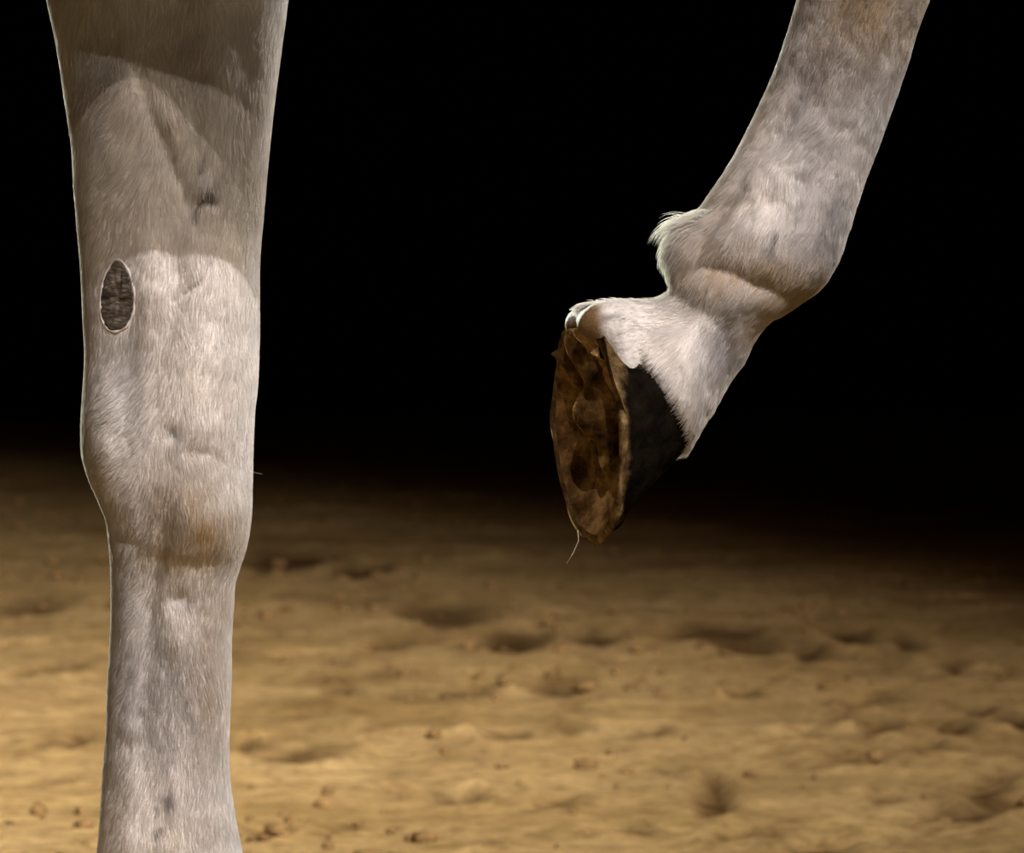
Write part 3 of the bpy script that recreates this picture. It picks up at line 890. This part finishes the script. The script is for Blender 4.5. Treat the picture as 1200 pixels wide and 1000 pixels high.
def lay_s(p, nn, t, x, y):
    # down the leg; swept backwards along the back edge, most of all over the knee
    mid = np.interp(y, PY, (L_ + R_) / 2); hw = np.interp(y, PY, (R_ - L_) / 2)
    u = (x - mid) / hw
    k = sstep(0.1, -0.9, u) * (0.5 + 1.3 * sstep(380, 470, y) * sstep(640, 560, y) + 0.6 * sstep(330, 200, y) * sstep(60, 140, y))
    k = k - 0.45 * sstep(0.0, 0.8, u) * sstep(640, 700, y) * 0
    d = t.copy()
    d[:, 0] -= k
    return d


rows_s = np.searchsorted(PY, [-90, 1230])
coat_s = coat_for('coat', S, 150000, rows_s, 101, lay_s, lambda x, y: 0.0085 + 0.004 * sstep(300, 100, y) + 0 * x)


def lay_u(p, nn, t, x, y):
    back = sstep(900, 820, x + 0.42 * (y - 200)) * sstep(120, 200, y)
    d = t.copy()
    d[:, 0] -= 0.9 * back
    return d


r1_, r2_ = int(NT * 0.10), int(np.searchsorted(tt, arc[-3]))
coat_u = coat_for('coat', G, 105000, (r1_, r2_), 202, lay_u, lambda x, y: 0.0085 + 0.008 * gauss(x, y, 815, 290, 50, 45))

# long feather hair at the back of the lifted fetlock
fr_ = np.random.default_rng(9)
fp, fn, fd, fL = [], [], [], []
src = [(i, j) for i in range(NT) for j in range(NC2) if c2[j] < -0.80 and 245 < py2[i, j] < 312 and px2[i, j] < 850]
for k in range(900):
    i, j = src[fr_.integers(len(src))]
    fp.append(G[i, j]); fn.append(GN[i, j])
    y_ = py2[i, j]
    tuft = math.exp(-((y_ - 258) / 9) ** 2)
    fd.append(np.array([-1.0, fr_.normal(0, .25), 0.30 * tuft - 1.3 * (1 - tuft) + fr_.normal(0, .18)]))
    fL.append((0.010 + 0.018 * tuft + 0.005 * (1 - tuft)) * fr_.uniform(.5, 1.1))
fp, fn, fd, fL = map(np.array, (fp, fn, fd, fL))
feather = build_hair('feather', fp, fn, fd, fL, np.full(len(fp), 0.00017), np.tile((.78, .74, .66), (len(fp), 1)), horse, m_hair, 5, 0, 0.85)
adopt(feather)
feather['label'] = 'tuft of long pale hair behind the fetlock'

# fuzz on the heel bulbs of the lifted foot
vn = np.empty(len(bme.vertices) * 3); bme.vertices.foreach_get('normal', vn); vn = vn.reshape(-1, 3)
lc = (co - Mu[:3, 3]) @ Mu[:3, :3]
sel = np.where((np.linalg.norm(lc - np.array([-0.058, 0, 0.03]), axis=1) < 0.052) & (lc[:, 2] > 0.012))[0]
print('heel verts', len(sel))
hr = np.random.default_rng(14)
sel = hr.choice(sel, 9000)
hp = co[sel] + hr.normal(0, 0.0006, (9000, 3)); hn_ = vn[sel]
hd = np.tile(-uz, (9000, 1)) + hr.normal(0, .25, (9000, 3))
build_hair('coat', hp, hn_, hd, 0.006 * hr.uniform(.5, 1.2, 9000), 0.00013 + 0 * hr.random(9000), coat_color(hp) * hr.uniform(.85, 1.1, (9000, 1)), body, m_hair)

# --- hooves
make_hoof(F_UP, True)
make_hoof(F_STAND, False)
for s in (-1, 1):
    dx0 = 0.0 if s < 0 else -0.16
    hh = make_hoof(frame((-1.375 + dx0, MY + s * .13, 0.0), (1, 0, 0), (0, 0, 1)), False)
    hh['label'] = 'hind hoof'

# --- chestnut on the inner side of the standing leg
outline = [(-14, -28), (-5, -40), (4, -37), (12, -22), (16, -4), (15, 14), (9, 27), (-2, 34), (-13, 32), (-20, 20), (-21, 4), (-19, -13)]
oc = np.array(outline, float)
ang = np.arange(len(oc)); oc2 = np.stack([np.interp(np.linspace(0, len(oc), 72, endpoint=False), np.append(ang, len(oc)), np.append(oc[:, k], oc[0, k])) for k in (0, 1)], 1)
for _ in range(4):
    oc2 = (np.roll(oc2, 1, 0) + oc2 * 2 + np.roll(oc2, -1, 0)) / 4
front_cols = np.where(st > 0.05)[0]


def leg_front_y(pxq, pyq):
    i = int(np.clip(np.searchsorted(PY, pyq), 1, len(PY) - 1))
    xx = PXs[i, front_cols]; yy = S[i, front_cols, 1]
    o = np.argsort(xx)
    return np.interp(pxq, xx[o], yy[o])


cv_, rings = [], [1.0, 1.03, 0.97, 0.86, 0.7, 0.5, 0.28, 0.1]
hts = [-0.004, 0.0012, 0.0026, 0.0032, 0.0030, 0.0034, 0.0028, 0.0030]
for s, hh in zip(rings, hts):
    for q in oc2:
        pxq, pyq = 140 + q[0] * 1.08 * s, 350 + q[1] * 1.14 * s
        base = P(pxq, pyq, 0); yy = leg_front_y(pxq, pyq)
        wv = 0.0007 * math.sin(pyq * 0.75 + 0.2 * pxq) + 0.0006 * math.sin(pyq * .33 + 1) if s < 1 else 0
        b = P(pxq, pyq, yy - hh - wv); cv_.append(b)
nv = len(oc2)
cf2 = grid_faces(len(rings), nv)
cv_.append(np.mean(cv_[-nv:], axis=0))
for j in range(nv):
    cf2.append(((len(rings) - 1) * nv + j, (len(rings) - 1) * nv + (j + 1) % nv, len(cv_) - 1))
chest = mesh_obj('chestnut', cv_, cf2, m_chestnut)
bm = bmesh.new(); bm.from_mesh(chest.data); bmesh.ops.recalc_face_normals(bm, faces=bm.faces); bm.to_mesh(chest.data); bm.free()
adopt(chest)
ring = []
for k in range(nv):
    q = oc2[k]; qn = oc2[(k + 1) % nv] - oc2[k - 1]; qn = np.array([qn[1], -qn[0]]) / (np.linalg.norm(qn) + 1e-9)
    sec = []
    for a in np.linspace(0, 2 * math.pi, 8, endpoint=False):
        w_ = (1.5 + 0.7 * math.sin(k * 0.9)) * math.cos(a)
        pxq, pyq = 140 + (q[0] + qn[0] * w_) * 1.1, 350 + (q[1] + qn[1] * w_) * 1.16
        sec.append(P(pxq, pyq, leg_front_y(pxq, pyq) - 0.0016 - 0.0012 * math.sin(a)))
    ring.append(sec)
ring = np.array(ring)
rf = [(i * 8 + j, i * 8 + (j + 1) % 8, ((i + 1) % nv) * 8 + (j + 1) % 8, ((i + 1) % nv) * 8 + j) for i in range(nv) for j in range(8)]
lip = mesh_obj('skin_rim', ring.reshape(-1, 3), rf, flat_mat('pale_skin', (0.72, 0.66, 0.62)))
bm = bmesh.new(); bm.from_mesh(lip.data); bmesh.ops.recalc_face_normals(bm, faces=bm.faces); bm.to_mesh(lip.data); bm.free()
lip.parent = chest
chest['label'] = 'brown horny chestnut callus above the knee'


def strand(name, pts, rad, mat):
    c = np.array([(*p, rad * (1 - 0.6 * k / (len(pts) - 1)), rad) for k, p in enumerate(pts)])
    v, f = closed_tube(tube_mesh(c, 14, 6) if False else np.array([[p[:3] + rad * np.array([math.cos(a), math.sin(a), 0.3 * math.sin(a)]) for a in np.linspace(0, 6.283, 6, endpoint=False)] for p in c]))
    o = mesh_obj(name, v, f, mat)
    adopt(o)
    return o


strand('stray_hair', [P(293, 552, -0.005), P(299, 554, -0.006), P(307, 556, -0.008)], 0.0004, m_dark_hair)
strand('stray_hair', [P(677, 622, -.26), P(678, 634, -.26), P(672, 648, -.258), P(664, 661, -.257)], 0.00025, m_straw)
for s in (-1, 1):
    b = bmesh.new(); bmesh.ops.create_uvsphere(b, u_segments=16, v_segments=10, radius=0.022)
    me = bpy.data.meshes.new('eye'); b.to_mesh(me); b.free(); me.materials.append(m_eye)
    o = bpy.data.objects.new('eye', me); col.objects.link(o); o.location = (0.44, MY + s * .084, 1.68); adopt(o)

# --- mane and tail, above and behind the picture
mr = np.random.default_rng(33)
n_ = 1800
u_ = mr.random(n_)
crest = np.array([(-0.22, 1.47), (-0.02, 1.66), (0.14, 1.76), (0.28, 1.83), (0.37, 1.86)])
mp_ = np.stack([np.interp(u_, np.linspace(0, 1, 5), crest[:, 0]), np.full(n_, MY) + mr.normal(0, .012, n_), np.interp(u_, np.linspace(0, 1, 5), crest[:, 1]) - 0.03], 1)
mane = build_hair('mane', mp_, np.tile((0.0, -0.5, 0.87), (n_, 1)), np.tile((-0.15, -0.75, -0.65), (n_, 1)) + mr.normal(0, .1, (n_, 3)), mr.uniform(.12, .24, n_), np.full(n_, .0006), np.tile((.66, .62, .57), (n_, 1)), horse, m_hair, 6, 0, 0.25)
adopt(mane)
tp_ = np.stack([-1.69 + mr.normal(0, .015, n_), MY + mr.normal(0, .018, n_), 1.24 + mr.normal(0, .02, n_)], 1)
tail = build_hair('tail', tp_, np.tile((-0.93, 0.0, 0.37), (n_, 1)), np.tile((-0.12, 0.0, -1.0), (n_, 1)) + mr.normal(0, .05, (n_, 3)), mr.uniform(.5, .85, n_), np.full(n_, .0008), np.tile((.62, .58, .53), (n_, 1)), horse, m_hair, 6, 0, 0.3)
adopt(tail)
